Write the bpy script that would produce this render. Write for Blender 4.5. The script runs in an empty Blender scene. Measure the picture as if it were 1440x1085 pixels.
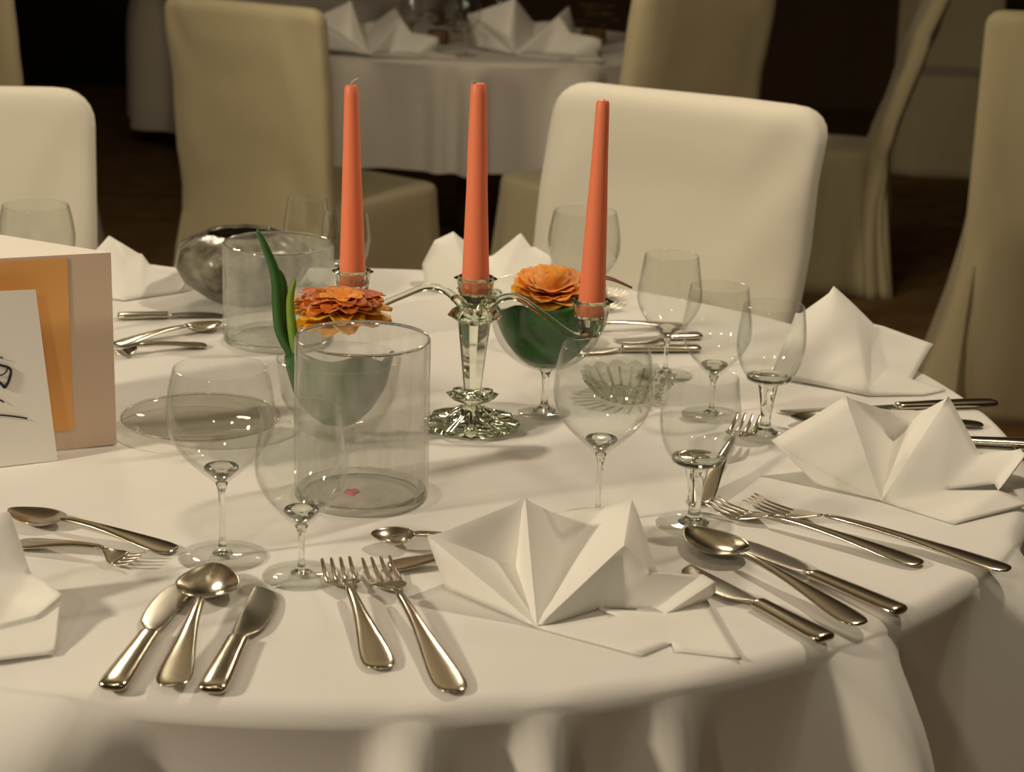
import bpy, bmesh, math, random
from mathutils import Vector, Matrix, noise
PI = math.pi
R = math.radians
random.seed(4)
SC = bpy.context.scene
COL = SC.collection

# ------------------------------------------------------------------ camera
FPX, ROLL, PITCH, EYE = 2500.0, 0.035, 0.285, 0.5993
TZ = 0.75                                   # table top height
CT, ST, CR, SR = math.cos(PITCH), math.sin(PITCH), math.cos(ROLL), math.sin(ROLL)
FWD = Vector((0, CT, -ST)); DWN = Vector((0, -ST, -CT)); RGT = Vector((1, 0, 0))
CX = CR*RGT - SR*DWN
CD = SR*RGT + CR*DWN
CAM = Vector((0, 0, TZ + EYE))

def ray(px, py):
    return FWD*FPX + CX*(px-720) + CD*(py-542.5)

def W(px, py, z=TZ):
    """the place at height z that the photograph shows at a pixel"""
    d = ray(px, py)
    return CAM + d*((z-CAM.z)/d.z)

def V(px, py, by, z=TZ):
    """the place seen at a pixel that stands above the row `by` of the surface at height z"""
    y = W(px, by, z).y
    d = ray(px, py)
    return CAM + d*((y-CAM.y)/d.y)

def VY(px, py, y):
    d = ray(px, py)
    return CAM + d*((y-CAM.y)/d.y)

cam = bpy.data.cameras.new('camera'); camo = bpy.data.objects.new('camera', cam); COL.objects.link(camo)
cam.sensor_fit = 'HORIZONTAL'; cam.sensor_width = 36; cam.lens = FPX/1440*36
m = Matrix.Identity(4)
for i in range(3):
    m[i][0] = CX[i]; m[i][1] = -CD[i]; m[i][2] = -FWD[i]; m[i][3] = CAM[i]
camo.matrix_world = m
cam.clip_start = 0.05; cam.clip_end = 60
cam.dof.use_dof = True; cam.dof.focus_distance = 1.75; cam.dof.aperture_fstop = 9
SC.camera = camo
SC.view_settings.view_transform = 'Standard'
SC.view_settings.look = 'None'
SC.view_settings.gamma = 1
SC.view_settings.exposure = 0.5
SC.cycles.transparent_max_bounces = 64
SC.cycles.max_bounces = 16
SC.cycles.transmission_bounces = 16
SC.cycles.glossy_bounces = 8

# ------------------------------------------------------------------ materials
MATS = {}
def mat(name):
    m = bpy.data.materials.new(name); m.use_nodes = True
    nt = m.node_tree; nt.nodes.clear()
    out = nt.nodes.new('ShaderNodeOutputMaterial')
    MATS[name] = m
    return m, nt, out

def pr(name, col, rough=.5, metal=0, col2=None, scale=20, detail=3, bump=0, bscale=200, sheen=0, spec=.5, sub=0, stretch=None, trans=0):
    m, nt, out = mat(name)
    p = nt.nodes.new('ShaderNodeBsdfPrincipled')
    p.inputs['Base Color'].default_value = (*col, 1); p.inputs['Roughness'].default_value = rough
    p.inputs['Metallic'].default_value = metal; p.inputs['Specular IOR Level'].default_value = spec
    p.inputs['Sheen Weight'].default_value = sheen
    p.inputs['Transmission Weight'].default_value = trans
    if sub:
        p.inputs['Subsurface Weight'].default_value = sub
        p.inputs['Subsurface Radius'].default_value = (.01, .004, .002)
    tc = nt.nodes.new('ShaderNodeTexCoord'); mp = nt.nodes.new('ShaderNodeMapping')
    nt.links.new(tc.outputs['Object'], mp.inputs['Vector'])
    if stretch: mp.inputs['Scale'].default_value = stretch
    if col2:
        n = nt.nodes.new('ShaderNodeTexNoise'); n.inputs['Scale'].default_value = scale; n.inputs['Detail'].default_value = detail
        nt.links.new(mp.outputs['Vector'], n.inputs['Vector'])
        r = nt.nodes.new('ShaderNodeValToRGB')
        r.color_ramp.elements[0].position = .35; r.color_ramp.elements[1].position = .65
        r.color_ramp.elements[0].color = (*col, 1); r.color_ramp.elements[1].color = (*col2, 1)
        nt.links.new(n.outputs['Fac'], r.inputs['Fac']); nt.links.new(r.outputs['Color'], p.inputs['Base Color'])
    if bump:
        n2 = nt.nodes.new('ShaderNodeTexNoise'); n2.inputs['Scale'].default_value = bscale; n2.inputs['Detail'].default_value = 4
        nt.links.new(mp.outputs['Vector'], n2.inputs['Vector'])
        b = nt.nodes.new('ShaderNodeBump'); b.inputs['Strength'].default_value = bump; b.inputs['Distance'].default_value = .002
        nt.links.new(n2.outputs['Fac'], b.inputs['Height']); nt.links.new(b.outputs['Normal'], p.inputs['Normal'])
    nt.links.new(p.outputs['BSDF'], out.inputs['Surface'])
    return m

def thin(name, tint=(.97, .975, .965), ior=1.45, rough=.015, haze=0, bump=0, bscale=60, hazecol=(.8, .8, .76)):
    """thin walled clear glass: see-through with fresnel reflection, optional faint film of dust"""
    m, nt, out = mat(name)
    t = nt.nodes.new('ShaderNodeBsdfTransparent'); t.inputs['Color'].default_value = (*tint, 1)
    g = nt.nodes.new('ShaderNodeBsdfGlossy'); g.inputs['Roughness'].default_value = rough
    f = nt.nodes.new('ShaderNodeLayerWeight'); f.inputs['Blend'].default_value = .5
    pw = nt.nodes.new('ShaderNodeMath'); pw.operation = 'POWER'; pw.inputs[1].default_value = 4.5
    nt.links.new(f.outputs['Facing'], pw.inputs[0])
    mr0 = nt.nodes.new('ShaderNodeMapRange'); f0 = ((ior-1)/(ior+1))**2
    mr0.inputs['To Min'].default_value = f0*.8; mr0.inputs['To Max'].default_value = .8
    nt.links.new(pw.outputs[0], mr0.inputs['Value'])
    mx = nt.nodes.new('ShaderNodeMixShader')
    nt.links.new(mr0.outputs['Result'], mx.inputs['Fac']); nt.links.new(t.outputs['BSDF'], mx.inputs[1]); nt.links.new(g.outputs['BSDF'], mx.inputs[2])
    if bump:
        tc = nt.nodes.new('ShaderNodeTexCoord')
        n2 = nt.nodes.new('ShaderNodeTexNoise'); n2.inputs['Scale'].default_value = bscale
        nt.links.new(tc.outputs['Object'], n2.inputs['Vector'])
        b = nt.nodes.new('ShaderNodeBump'); b.inputs['Strength'].default_value = bump; b.inputs['Distance'].default_value = .004
        nt.links.new(n2.outputs['Fac'], b.inputs['Height'])
        nt.links.new(b.outputs['Normal'], g.inputs['Normal']); nt.links.new(b.outputs['Normal'], f.inputs['Normal'])
    last = mx
    if haze:
        d = nt.nodes.new('ShaderNodeBsdfDiffuse'); d.inputs['Color'].default_value = (*hazecol, 1)
        tl = nt.nodes.new('ShaderNodeBsdfTranslucent'); tl.inputs['Color'].default_value = (*hazecol, 1)
        ad = nt.nodes.new('ShaderNodeMixShader'); ad.inputs['Fac'].default_value = .5
        nt.links.new(d.outputs['BSDF'], ad.inputs[1]); nt.links.new(tl.outputs['BSDF'], ad.inputs[2])
        tc = nt.nodes.new('ShaderNodeTexCoord'); mp = nt.nodes.new('ShaderNodeMapping'); mp.inputs['Scale'].default_value = (1, 1, .25)
        n = nt.nodes.new('ShaderNodeTexNoise'); n.inputs['Scale'].default_value = 70; n.inputs['Detail'].default_value = 6
        nt.links.new(tc.outputs['Object'], mp.inputs['Vector']); nt.links.new(mp.outputs['Vector'], n.inputs['Vector'])
        mr = nt.nodes.new('ShaderNodeMapRange'); mr.inputs['From Min'].default_value = .35; mr.inputs['From Max'].default_value = .7
        mr.inputs['To Min'].default_value = haze*.4; mr.inputs['To Max'].default_value = haze*1.5
        nt.links.new(n.outputs['Fac'], mr.inputs['Value'])
        m2 = nt.nodes.new('ShaderNodeMixShader')
        nt.links.new(mr.outputs['Result'], m2.inputs['Fac']); nt.links.new(mx.outputs['Shader'], m2.inputs[1]); nt.links.new(ad.outputs['Shader'], m2.inputs[2])
        last = m2
    nt.links.new(last.outputs['Shader'], out.inputs['Surface'])
    return m

def solid(name, col=(.97, .98, .96), rough=.02, ior=1.45):
    m, nt, out = mat(name)
    g = nt.nodes.new('ShaderNodeBsdfGlass'); g.inputs['Color'].default_value = (*col, 1); g.inputs['Roughness'].default_value = rough
    g.inputs['IOR'].default_value = ior
    nt.links.new(g.outputs['BSDF'], out.inputs['Surface'])
    return m

CLOTH = pr('white table linen', (.80, .78, .745), .9, sheen=.2, bump=.08, bscale=900, spec=.15)
NAP = pr('starched white napkin linen', (.86, .84, .79), .85, sheen=.15, bump=.06, bscale=1200, spec=.2)
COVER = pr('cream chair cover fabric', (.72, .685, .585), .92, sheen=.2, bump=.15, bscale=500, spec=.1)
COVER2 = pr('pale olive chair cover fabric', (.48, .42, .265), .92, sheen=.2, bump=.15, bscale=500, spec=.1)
WAX = pr('coral candle wax', (.95, .26, .13), .45, sub=.1, col2=(.93, .24, .115), scale=30, stretch=(1, 1, .1), spec=.4)
WICK = pr('candle wick', (.16, .12, .07), .8, col2=(.6, .55, .45), scale=200)
STEEL = pr('polished cutlery steel', (.56, .52, .42), .17, 1, bump=.02, bscale=60)
STEELB = pr('satin knife blade steel', (.56, .52, .44), .24, 1, bump=.03, bscale=90)
GLASS = thin('thin drinking glass')
GLASSD = thin('vase glass with faint film', tint=(.965, .965, .955), haze=.15, hazecol=(.74, .73, .70))
GLASSR = thin('textured vase glass', tint=(.95, .955, .94), haze=.13, bump=.5, bscale=70)
SOLID = solid('solid clear glass')
CRYS = solid('pressed crystal glass', (.96, .98, .93), .03, 1.5)
PLATEG = thin('smoky glass dish', tint=(.93, .92, .89), haze=.04)
MOTTLE = pr('mottled grey glass bowl', (.10, .085, .06), .25, col2=(.34, .31, .24), scale=45, detail=6, bump=.6, bscale=60, trans=.25)
CUTG = thin('cut crystal dish', tint=(.9, .9, .86), ior=1.6, haze=.06, bump=1.0, bscale=120)
LEAF = pr('dark green leaf', (.012, .075, .012), .38, col2=(.03, .14, .02), scale=25, bump=.2, bscale=50)
BLADE = pr('green grass blade', (.018, .085, .016), .4, col2=(.04, .14, .025), scale=20, stretch=(1, 1, .2))
BLADEY = pr('yellow green blade', (.20, .32, .03), .45, col2=(.12, .24, .02), scale=20)
PETO = pr('orange flower petal', (.80, .24, .015), .5, col2=(.85, .36, .03), scale=60, sub=.1)
PETR = pr('rust orange petal', (.50, .085, .008), .5, col2=(.74, .20, .012), scale=50)
PETY = pr('yellow flower petal', (.86, .50, .03), .5, col2=(.80, .36, .02), scale=50)
SEPAL = pr('olive green calyx', (.20, .24, .03), .5, col2=(.30, .30, .04), scale=40)
PAPER = pr('ivory writing paper', (.92, .885, .83), .8, spec=.2, bump=.03, bscale=300)
ORANGE = pr('apricot card face', (.92, .50, .18), .7, spec=.2, col2=(.85, .42, .13), scale=4)
TAN = pr('dusky pink card', (.74, .58, .46), .7, spec=.2)
INK = pr('black ink', (.01, .01, .012), .4)
RED = pr('red glitter', (.55, .01, .02), .3, bump=.3, bscale=900)
DARKW = pr('dark brown wall paint', (.13, .082, .034), .8, col2=(.10, .064, .027), scale=2)
BLACK = pr('dark window glass', (.006, .005, .004), .25)
WOODF = pr('brown carpet floor', (.24, .15, .065), .95, col2=(.18, .11, .045), scale=8, bump=.4, bscale=400, spec=.1)
CEIL = pr('warm ceiling plaster', (.50, .44, .35), .9)
SIDEW = pr('warm plaster wall', (.50, .42, .30), .9, col2=(.46, .38, .27), scale=3)
WOOD = pr('table wood', (.16, .08, .035), .5, col2=(.10, .05, .02), scale=12, stretch=(1, 8, 8))
DRIED = pr('dry brown table flowers', (.22, .13, .05), .8, col2=(.12, .07, .03), scale=60)
CLOTH2 = pr('pale grey table linen', (.74, .70, .63), .9, sheen=.2, bump=.08, bscale=900, spec=.1)

# ------------------------------------------------------------------ mesh helpers
def new(): return bmesh.new()

def fin(bm, name, material, parent=None, loc=None, rot=None, smooth=True, sharp=40, sub=0, solidify=0, offset=0):
    bmesh.ops.recalc_face_normals(bm, faces=bm.faces)
    me = bpy.data.meshes.new(name); bm.to_mesh(me); bm.free()
    me.materials.append(material)
    if smooth:
        for p in me.polygons: p.use_smooth = True
        if sharp and not sub: me.set_sharp_from_angle(angle=R(sharp))
    o = bpy.data.objects.new(name, me); COL.objects.link(o)
    if parent: o.parent = parent
    if loc is not None: o.location = loc
    if rot is not None: o.rotation_euler = rot
    if solidify:
        s = o.modifiers.new('thickness', 'SOLIDIFY'); s.thickness = solidify; s.offset = offset
    if sub:
        s = o.modifiers.new('round', 'SUBSURF'); s.levels = sub; s.render_levels = sub
    return o

def tag(o, label, cat, group=None):
    o['label'] = label; o['category'] = cat
    if group: o['group'] = group
    return o

def thing(name, label, cat, loc=(0, 0, 0), rz=0, group=None):
    o = bpy.data.objects.new(name, None); COL.objects.link(o); o.empty_display_size = .05
    o.location = loc; o.rotation_euler = (0, 0, rz)
    return tag(o, label, cat, group)

def dup(root, loc, rz, label, group=None, scale=None):
    r = root.copy(); COL.objects.link(r); r.location = loc; r.rotation_euler = (0, 0, rz); r['label'] = label
    if group: r['group'] = group
    if scale: r.scale = (scale, scale, scale)
    for ch in list(root.children):
        c = ch.copy(); COL.objects.link(c); c.parent = r
        for g in list(ch.children):
            d = g.copy(); COL.objects.link(d); d.parent = c
    return r

def struct(bm, name, material, **k):
    o = fin(bm, name, material, smooth=False, **k); o['kind'] = 'structure'; return o

def loft(bm, rings, closed=True, cap=True):
    vs = [[bm.verts.new(p) for p in r] for r in rings]
    n = len(rings[0])
    for a, b in zip(vs, vs[1:]):
        for i in range(n if closed else n-1):
            j = (i+1) % n
            bm.faces.new((a[i], a[j], b[j], b[i]))
    if cap and closed:
        bm.faces.new(vs[0][::-1]); bm.faces.new(vs[-1])
    return vs

def lathe(bm, prof, seg=48, mod=None, off=(0, 0)):
    prev = None
    for k, (r, z) in enumerate(prof):
        if r < 1e-6:
            cur = [bm.verts.new((off[0], off[1], z))]
        else:
            cur = []
            for i in range(seg):
                a = 2*PI*i/seg
                rr, zz = (r, z) if mod is None else mod(r, z, a)
                cur.append(bm.verts.new((off[0]+rr*math.cos(a), off[1]+rr*math.sin(a), zz)))
        if prev is not None:
            if len(prev) == 1 and len(cur) > 1:
                for i in range(seg): bm.faces.new((prev[0], cur[i], cur[(i+1) % seg]))
            elif len(cur) == 1 and len(prev) > 1:
                for i in range(seg): bm.faces.new((prev[i], prev[(i+1) % seg], cur[0]))
            elif len(cur) > 1:
                for i in range(seg):
                    j = (i+1) % seg
                    bm.faces.new((prev[i], prev[j], cur[j], cur[i]))
        prev = cur

def spline(pts, n=8):
    """Catmull-Rom through points"""
    P = [Vector(p) for p in pts]; P = [P[0]*2-P[1]] + P + [P[-1]*2-P[-2]]
    o = []
    for k in range(1, len(P)-2):
        a, b, c, d = P[k-1:k+3]
        for i in range(n):
            t = i/n
            o.append(.5*((2*b)+(c-a)*t+(2*a-5*b+4*c-d)*t*t+(3*b-a-3*c+d)*t**3))
    o.append(P[-2]); return o

def tube(bm, pts, rad, seg=10, flat=1.0):
    P = [Vector(p) for p in pts]; n = len(P); rings = []
    up = Vector((0, 0, 1))
    for i, p in enumerate(P):
        t = (P[min(i+1, n-1)]-P[max(i-1, 0)]).normalized()
        s = t.cross(up)
        if s.length < .05: s = t.cross(Vector((0, 1, 0)))
        s.normalize(); u = s.cross(t).normalized()
        r = rad(i/(n-1)) if callable(rad) else rad
        rings.append([p + s*(r*math.cos(2*PI*k/seg)) + u*(r*flat*math.sin(2*PI*k/seg)) for k in range(seg)])
    loft(bm, rings)

def box(bm, x0, x1, y0, y1, z0, z1):
    v = [bm.verts.new(p) for p in ((x0, y0, z0), (x1, y0, z0), (x1, y1, z0), (x0, y1, z0), (x0, y0, z1), (x1, y0, z1), (x1, y1, z1), (x0, y1, z1))]
    for f in ((0, 3, 2, 1), (4, 5, 6, 7), (0, 1, 5, 4), (1, 2, 6, 5), (2, 3, 7, 6), (3, 0, 4, 7)): bm.faces.new([v[i] for i in f])

def interp(tab, x):
    if x <= tab[0][0]: return tab[0][1]
    for (a, b), (c, d) in zip(tab, tab[1:]):
        if x <= c:
            t = (x-a)/(c-a); t = t*t*(3-2*t)
            return b+(d-b)*t
    return tab[-1][1]

# ------------------------------------------------------------------ the room
bm = new(); box(bm, -6, 6, -3, 11, -.1, 0); struct(bm, 'floor', WOODF)
bm = new(); box(bm, -6, 6, -3, 11, 2.8, 2.9); struct(bm, 'ceiling', CEIL)
bm = new(); box(bm, -6, 6, 10.8, 11, 0, 2.8); struct(bm, 'wall_back', SIDEW)
bm = new(); box(bm, -6, 6, -3.1, -3, 0, 2.8); struct(bm, 'wall_front', SIDEW)
bm = new(); box(bm, -6.1, -6, -3, 11, 0, 2.8); struct(bm, 'wall_left', SIDEW)
bm = new(); box(bm, 6, 6.1, -3, 11, 0, 2.8); struct(bm, 'wall_right', SIDEW)
bm = new(); box(bm, -6, 6, 10.75, 10.8, 0, .95); struct(bm, 'trim_1', DARKW)
bm = new(); box(bm, -3.5, -1.25, 10.70, 10.75, 0, 2.1); struct(bm, 'door_1', BLACK)

# ------------------------------------------------------------------ tables and cloths
TC = Vector((-.1744, 1.9308, 0)); TR = .75

def edge_angle(px, py):
    p = W(px, py); return math.atan2(p.y-TC.y, p.x-TC.x)

def tablecloth(name, label, c, rad, drop, folds, material, group=None, seg=540, edge=.018, sway=.0):
    """folds: list of (angle, half width, outward flare at the hem)"""
    bm = new(); rings = []
    def fl(a):
        f = 0
        for (fa, w, h) in folds:
            d = (a-fa+PI) % (2*PI)-PI
            if abs(d) < w: f = max(f, h*(.5+.5*math.cos(PI*d/w))**.8)
        return f
    F = [fl(2*PI*i/seg) for i in range(seg)]
    n1 = 16
    ctr = bm.verts.new((0, 0, 0)); prev = None
    rows = []
    for k in range(1, n1+1):
        rows.append(('top', (rad-edge)*k/n1))
    for k in range(1, 7): rows.append(('edge', k/6*PI/2))
    for k in range(1, 27): rows.append(('drop', k/26))
    allv = []
    for kind, t in rows:
        cur = []
        for i in range(seg):
            a = 2*PI*i/seg; f = F[i]
            wob = noise.noise(Vector((math.cos(a)*2.2, math.sin(a)*2.2, 1.7)))
            # where a fold flares, the edge sweeps out more gently
            e = edge
            if kind == 'top':
                r = t; z = -max(0, (t/(rad-edge)-.94)/.06)**2*f*.03
            elif kind == 'edge':
                r = rad-edge+e*math.sin(t); z = -f*.03-e*(1-math.cos(t))*(1-.75*min(1, f*14))
            else:
                z0 = -f*.03-e*(1-.75*min(1, f*14))
                dz = (drop+z0)*t**1.6
                z = z0-dz
                r = rad + f*(1-math.exp(-dz/.065)) + f*.25*t - .03*max(0, 1-f/.03)*(1-math.exp(-dz/.1)) + .012*wob*t
            cur.append(bm.verts.new((r*math.cos(a), r*math.sin(a), z)))
        if prev is None:
            for i in range(seg): bm.faces.new((ctr, cur[i], cur[(i+1) % seg]))
        else:
            for i in range(seg):
                j = (i+1) % seg; bm.faces.new((prev[i], cur[i], cur[j], prev[j]))
        prev = cur
    o = fin(bm, name, material, loc=c, sharp=0)
    for p in o.data.polygons: p.use_smooth = True
    return tag(o, label, 'tablecloth', group)

def table(label, c, rad, group=None):
    t = thing('dining_table', label, 'table', c, 0, group)
    bm = new(); lathe(bm, [(0, TZ-.036), (rad-.035, TZ-.036), (rad-.035, TZ-.004), (0, TZ-.004)], 72); fin(bm, 'tabletop', WOOD, t)
    bm = new(); lathe(bm, [(0, .03), (.05, .03), (.045, .1), (.04, TZ-.1), (.12, TZ-.036), (0, TZ-.036)], 32); fin(bm, 'pedestal', WOOD, t)
    bm = new(); lathe(bm, [(0, 0), (.3, 0), (.3, .012), (.06, .04), (0, .04)], 40); fin(bm, 'foot', WOOD, t)
    return t

table('round dining table under the white cloth in front', TC, TR)
fold = []
for px, py, w, h in ((-30, 950, .19, .12), (585, 1000, .05, .045), (775, 985, .045, .038), (950, 950, .06, .032), (1212, 890, .085, .095), (1450, 790, .12, .13)):
    fold.append((edge_angle(px, py), w, h))
for k in range(16):
    a = -.2+k*.27 - 0.0
    if all(abs(((a-f[0]+PI) % (2*PI))-PI) > .3 for f in fold) and not (-2.6 < a-0 < -.6):
        fold.append((a, .13, .035+.025*((k*7) % 3)/2))
tablecloth('tablecloth', 'large white tablecloth spread over the round table in front', TC+Vector((0, 0, TZ)), TR-.006, .265, fold, CLOTH)

# ------------------------------------------------------------------ glassware
def glass_parts(t, kind):
    """drinking glass on a stem; thin wall bowl, solid stem, thin foot"""
    if kind == 'wine':      # large tulip
        bo = [(.003, .068), (.011, .0755), (.024, .087), (.036, .100), (.0445, .116), (.0472, .131), (.0462, .147), (.0435, .163), (.0405, .175)]
        fr, sh, sr, H0 = .039, .070, .0024, .070
    elif kind == 'white':
        bo = [(.003, .045), (.011, .0525), (.022, .064), (.032, .077), (.0388, .093), (.0395, .108), (.037, .125), (.0345, .142), (.033, .152)]
        fr, sh, sr, H0 = .034, .047, .0025, .047
    elif kind == 'goblet':
        bo = [(.008, .060), (.022, .063), (.026, .068), (.032, .078), (.0365, .092), (.038, .106), (.037, .122), (.035, .138), (.0335, .148)]
        fr, sh, sr, H0 = .036, .061, .0085, .061
    else:                   # coupe: wide shallow bowl on thin stem
        bo = [(.004, .050), (.018, .054), (.036, .063), (.052, .078), (.061, .096), (.065, .116), (.066, .135), (.0655, .148)]
        fr, sh, sr, H0 = .030, .052, .0035, .052
    th = .0011
    outer = spline([(r, 0, z) for r, z in bo], 5); outer = [(max(p.x, .002), p.z) for p in outer]
    inner = [(max(r-th, .0012), z+ (th*1.5 if k < 12 else 0)) for k, (r, z) in enumerate(outer)]
    bm = new(); lathe(bm, [(0, bo[0][1])]+outer+[(outer[-1][0]-th*.5, outer[-1][1]+.0006)]+inner[::-1]+[(0, inner[0][1])], 56)
    fin(bm, 'bowl', GLASS, t, sharp=0)
    # stem with a little flare at both ends and, in the bowl's bottom, a solid bulb
    st = []
    for k in range(15):
        u = k/14; z = .004+u*(H0-.004)
        e = 3.2 if kind == 'goblet' else 3.5
        r = sr*(1+ (e-1)*1.15*math.exp(-u*14) + (1.3 if kind != 'goblet' else 1.1)*math.exp(-(1-u)*9))
        if kind == 'goblet': r = .0052+.0068*u*u+.010*math.exp(-u*16)
        st.append((r, z))
    bm = new(); lathe(bm, [(0, .004)]+st+[(0, H0)], 24)
    fin(bm, 'stem', SOLID, t, sharp=0)
    if kind == 'goblet':
        bm = new(); lathe(bm, [(0, .0612), (.017, .0618), (.0245, .0655), (.0245, .0685), (.017, .0705), (0, .0708)], 40); fin(bm, 'bowl_base', SOLID, t, sharp=0)
    elif kind in ('wine', 'white'):
        z0 = H0+.0015
        bm = new(); lathe(bm, [(0, z0), (.004, z0+.0015), (.0095, z0+.0062), (.0155, z0+.0125), (.0145, z0+.0142), (.006, z0+.0128), (0, z0+.0122)], 40); fin(bm, 'bowl_base', SOLID, t, sharp=0)
    bm = new(); lathe(bm, [(0, .0004), (fr, .0004), (fr+.0004, .0011), (fr, .0018), (fr*.6, .0026), (.009, .0045), (0, .0050)], 48)
    fin(bm, 'foot', GLASS, t, sharp=0)

def wineglass(kind, px, py, label, cat='wine glass', name='wine_glass', group=None, rz=0):
    p = W(px, py)
    t = thing(name, label, cat, p, rz, group); glass_parts(t, kind); return t

g1 = wineglass('wine', 313, 783, 'large clear tulip wine glass in front left, between the menu card and the big vase')
g2 = wineglass('white', 424, 810, 'smaller clear wine glass in front of the big cylindrical vase')
dup(g1, W(840, 735), 0, 'large clear wine glass standing behind the front centre napkin')
g4 = wineglass('goblet', 975, 738, 'short thick stemmed goblet behind the right end of the front centre napkin', 'goblet', 'goblet')
dup(g2, W(1000, 584), 0, 'thin stemmed wine glass just left of the thick stemmed goblet near the right back napkin')
dup(g4, W(1075, 611), 0, 'thick stemmed goblet standing against the tall napkin at right back')
dup(g2, W(935, 528), 0, 'small wine glass right of the leaf filled coupe, just behind the cut glass dish')
dup(g1, W(815, 482), 0, 'wine glass behind the right candle, in front of the cream chair')
dup(g1, W(58, 480), 0, 'wine glass hidden below by the menu card, in front of the left cream chair')
dup(g2, W(432, 402), 0, 'wine glass behind the textured vase, left one of the two beside the left candle', scale=.85)
dup(g4, W(486, 430), 0, 'goblet behind the textured vase, directly left of the left candle', scale=.9)

def cylinder_vase(name, label, p, r, h, th, material, basemat):
    t = thing(name, label, 'vase', p)
    prof = [(0, .0005), (r-.004, .0005), (r, .004), (r, h*.5), (r*.995, h-.003), (r-th*.5, h), (r-th, h-.003), (r-th, .012), (r-th-.004, .0085), (0, .008)]
    bm = new(); lathe(bm, prof, 72); fin(bm, 'wall', material, t, sharp=30)
    bm = new(); lathe(bm, [(r-th*.5-.0012, h+.0002), (r-th*.5, h-.0016), (r-th*.5+.0012, h+.0002), (r-th*.5, h+.0018), (r-th*.5-.0012, h+.0002)], 72); fin(bm, 'rim', SOLID, t, sharp=0)
    bm = new(); lathe(bm, [(r-.009, .0012), (r-.004, .0006), (r-.0008, .0035), (r-.002, .0085), (r-.006, .0095), (r-.010, .0080), (r-.009, .0012)], 72); fin(bm, 'base_ring', SOLID, t, sharp=0)
    return t
vp = W(508, 697)
cylinder_vase('glass_vase', 'big clear glass cylinder vase with thick rim, centre front', vp, .0655, .160, .0035, GLASSD, SOLID)
# little red heart lying in the vase
bm = new(); ring0, ring1 = [], []
for i in range(28):
    a = 2*PI*i/28
    x = 16*math.sin(a)**3; y = 13*math.cos(a)-5*math.cos(2*a)-2*math.cos(3*a)-math.cos(4*a)
    ring0.append(Vector((x*.0005, y*.0005, 0))); ring1.append(Vector((x*.0004, y*.0004, .003)))
loft(bm, [ring0, ring1])
hp = W(495, 708); o = fin(bm, 'red_heart', RED, loc=(hp.x, max(hp.y, vp.y-.045), TZ+.0108), rot=(0.05, 0, .2)); tag(o, 'tiny red heart lying in the bottom of the big glass vase', 'heart')

cylinder_vase('glass_vase', 'smaller textured glass cylinder vase at the back left, beside the mottled bowl', W(392, 479), .071, .128, .004, GLASSR, SOLID)

t = thing('glass_bowl', 'round mottled grey glass bowl behind the textured vase', 'bowl', W(342, 422))
bm = new()
prof = [(0, .001), (.04, .001), (.05, .006), (.08, .03), (.094, .055), (.088, .078), (.066, .092), (.05, .097), (.047, .094), (.064, .088), (.083, .075), (.089, .055), (.075, .032), (.04, .010), (0, .009)]
def mm(r, z, a): return (r*(1+.03*math.sin(9*a)*min(1, z/.03)+.03*noise.noise(Vector((math.cos(a)*3, math.sin(a)*3, z*40)))), z)
lathe(bm, prof, 72, mm); fin(bm, 'body', MOTTLE, t, sharp=50)
bm = new(); lathe(bm, [(.046, .096), (.0485, .0935), (.051, .096), (.0485, .0985), (.046, .096)], 60, mm); fin(bm, 'rim', SOLID, t, sharp=0)

t = thing('glass_dish', 'flat smoky glass dish on the cloth right of the menu card', 'dish', W(283, 602))
bm = new(); lathe(bm, [(0, .001), (.055, .001), (.062, .004), (.084, .012), (.085, .014), (.083, .0145), (.06, .0075), (0, .005)], 64); fin(bm, 'body', PLATEG, t, sharp=50)
bm = new(); lathe(bm, [(.0838, .0142), (.0850, .0128), (.0862, .0142), (.0850, .0156), (.0838, .0142)], 72); fin(bm, 'rim', SOLID, t, sharp=0)

t = thing('cut_glass_dish', 'low cut crystal dish between the leaf filled coupe and the right place settings', 'dish', W(882, 560))
bm = new(); lathe(bm, [(0, .001), (.03, .001), (.036, .006), (.052, .024), (.055, .030), (.052, .031), (.047, .025), (.03, .009), (0, .006)], 64, lambda r, z, a: (r*(1+.05*math.cos(14*a)*min(1, z/.02)), z+.002*math.cos(14*a)*min(1, z/.03))); fin(bm, 'body', CUTG, t, sharp=30)
bm = new()
for k in range(22):
    a = 2*PI*k/22
    tube(bm, [(.036*math.cos(a), .036*math.sin(a), .0055), (.0535*math.cos(a), .0535*math.sin(a), .024)], .0016, 6)
fin(bm, 'facets', CRYS, t, sharp=20)

# ------------------------------------------------------------------ leaf filled coupe and flowers
def leaf_patch(name, label, p, rx, rz_, z0, a0, a1, material, tilt=0, rim=1.0):
    """one big round leaf curled into a cup"""
    bm = new(); rows = []
    NA, NP = 36, 18
    for j in range(NP+1):
        ph = j/NP*(PI/2)*rim
        row = []
        for i in range(NA+1):
            u = i/NA; a = a0+(a1-a0)*u
            k = 1-.10*(abs(2*u-1))**3
            php = ph*(1 - .18*(abs(2*u-1))**2.2 + .035*math.sin(u*23))
            r = rx*math.sin(php)*(1+.012*math.sin(u*40+j))
            row.append(Vector((r*math.cos(a), r*math.sin(a), z0+rz_*(1-math.cos(php))+.002*math.sin(u*17))))
        rows.append(row)
    loft(bm, rows, closed=False, cap=False)
    bmesh.ops.remove_doubles(bm, verts=bm.verts, dist=.00005)
    o = fin(bm, name, material, loc=p, solidify=.0012, sharp=0); o.rotation_euler = (tilt, 0, 0)
    return tag(o, label, 'leaf')

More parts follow.
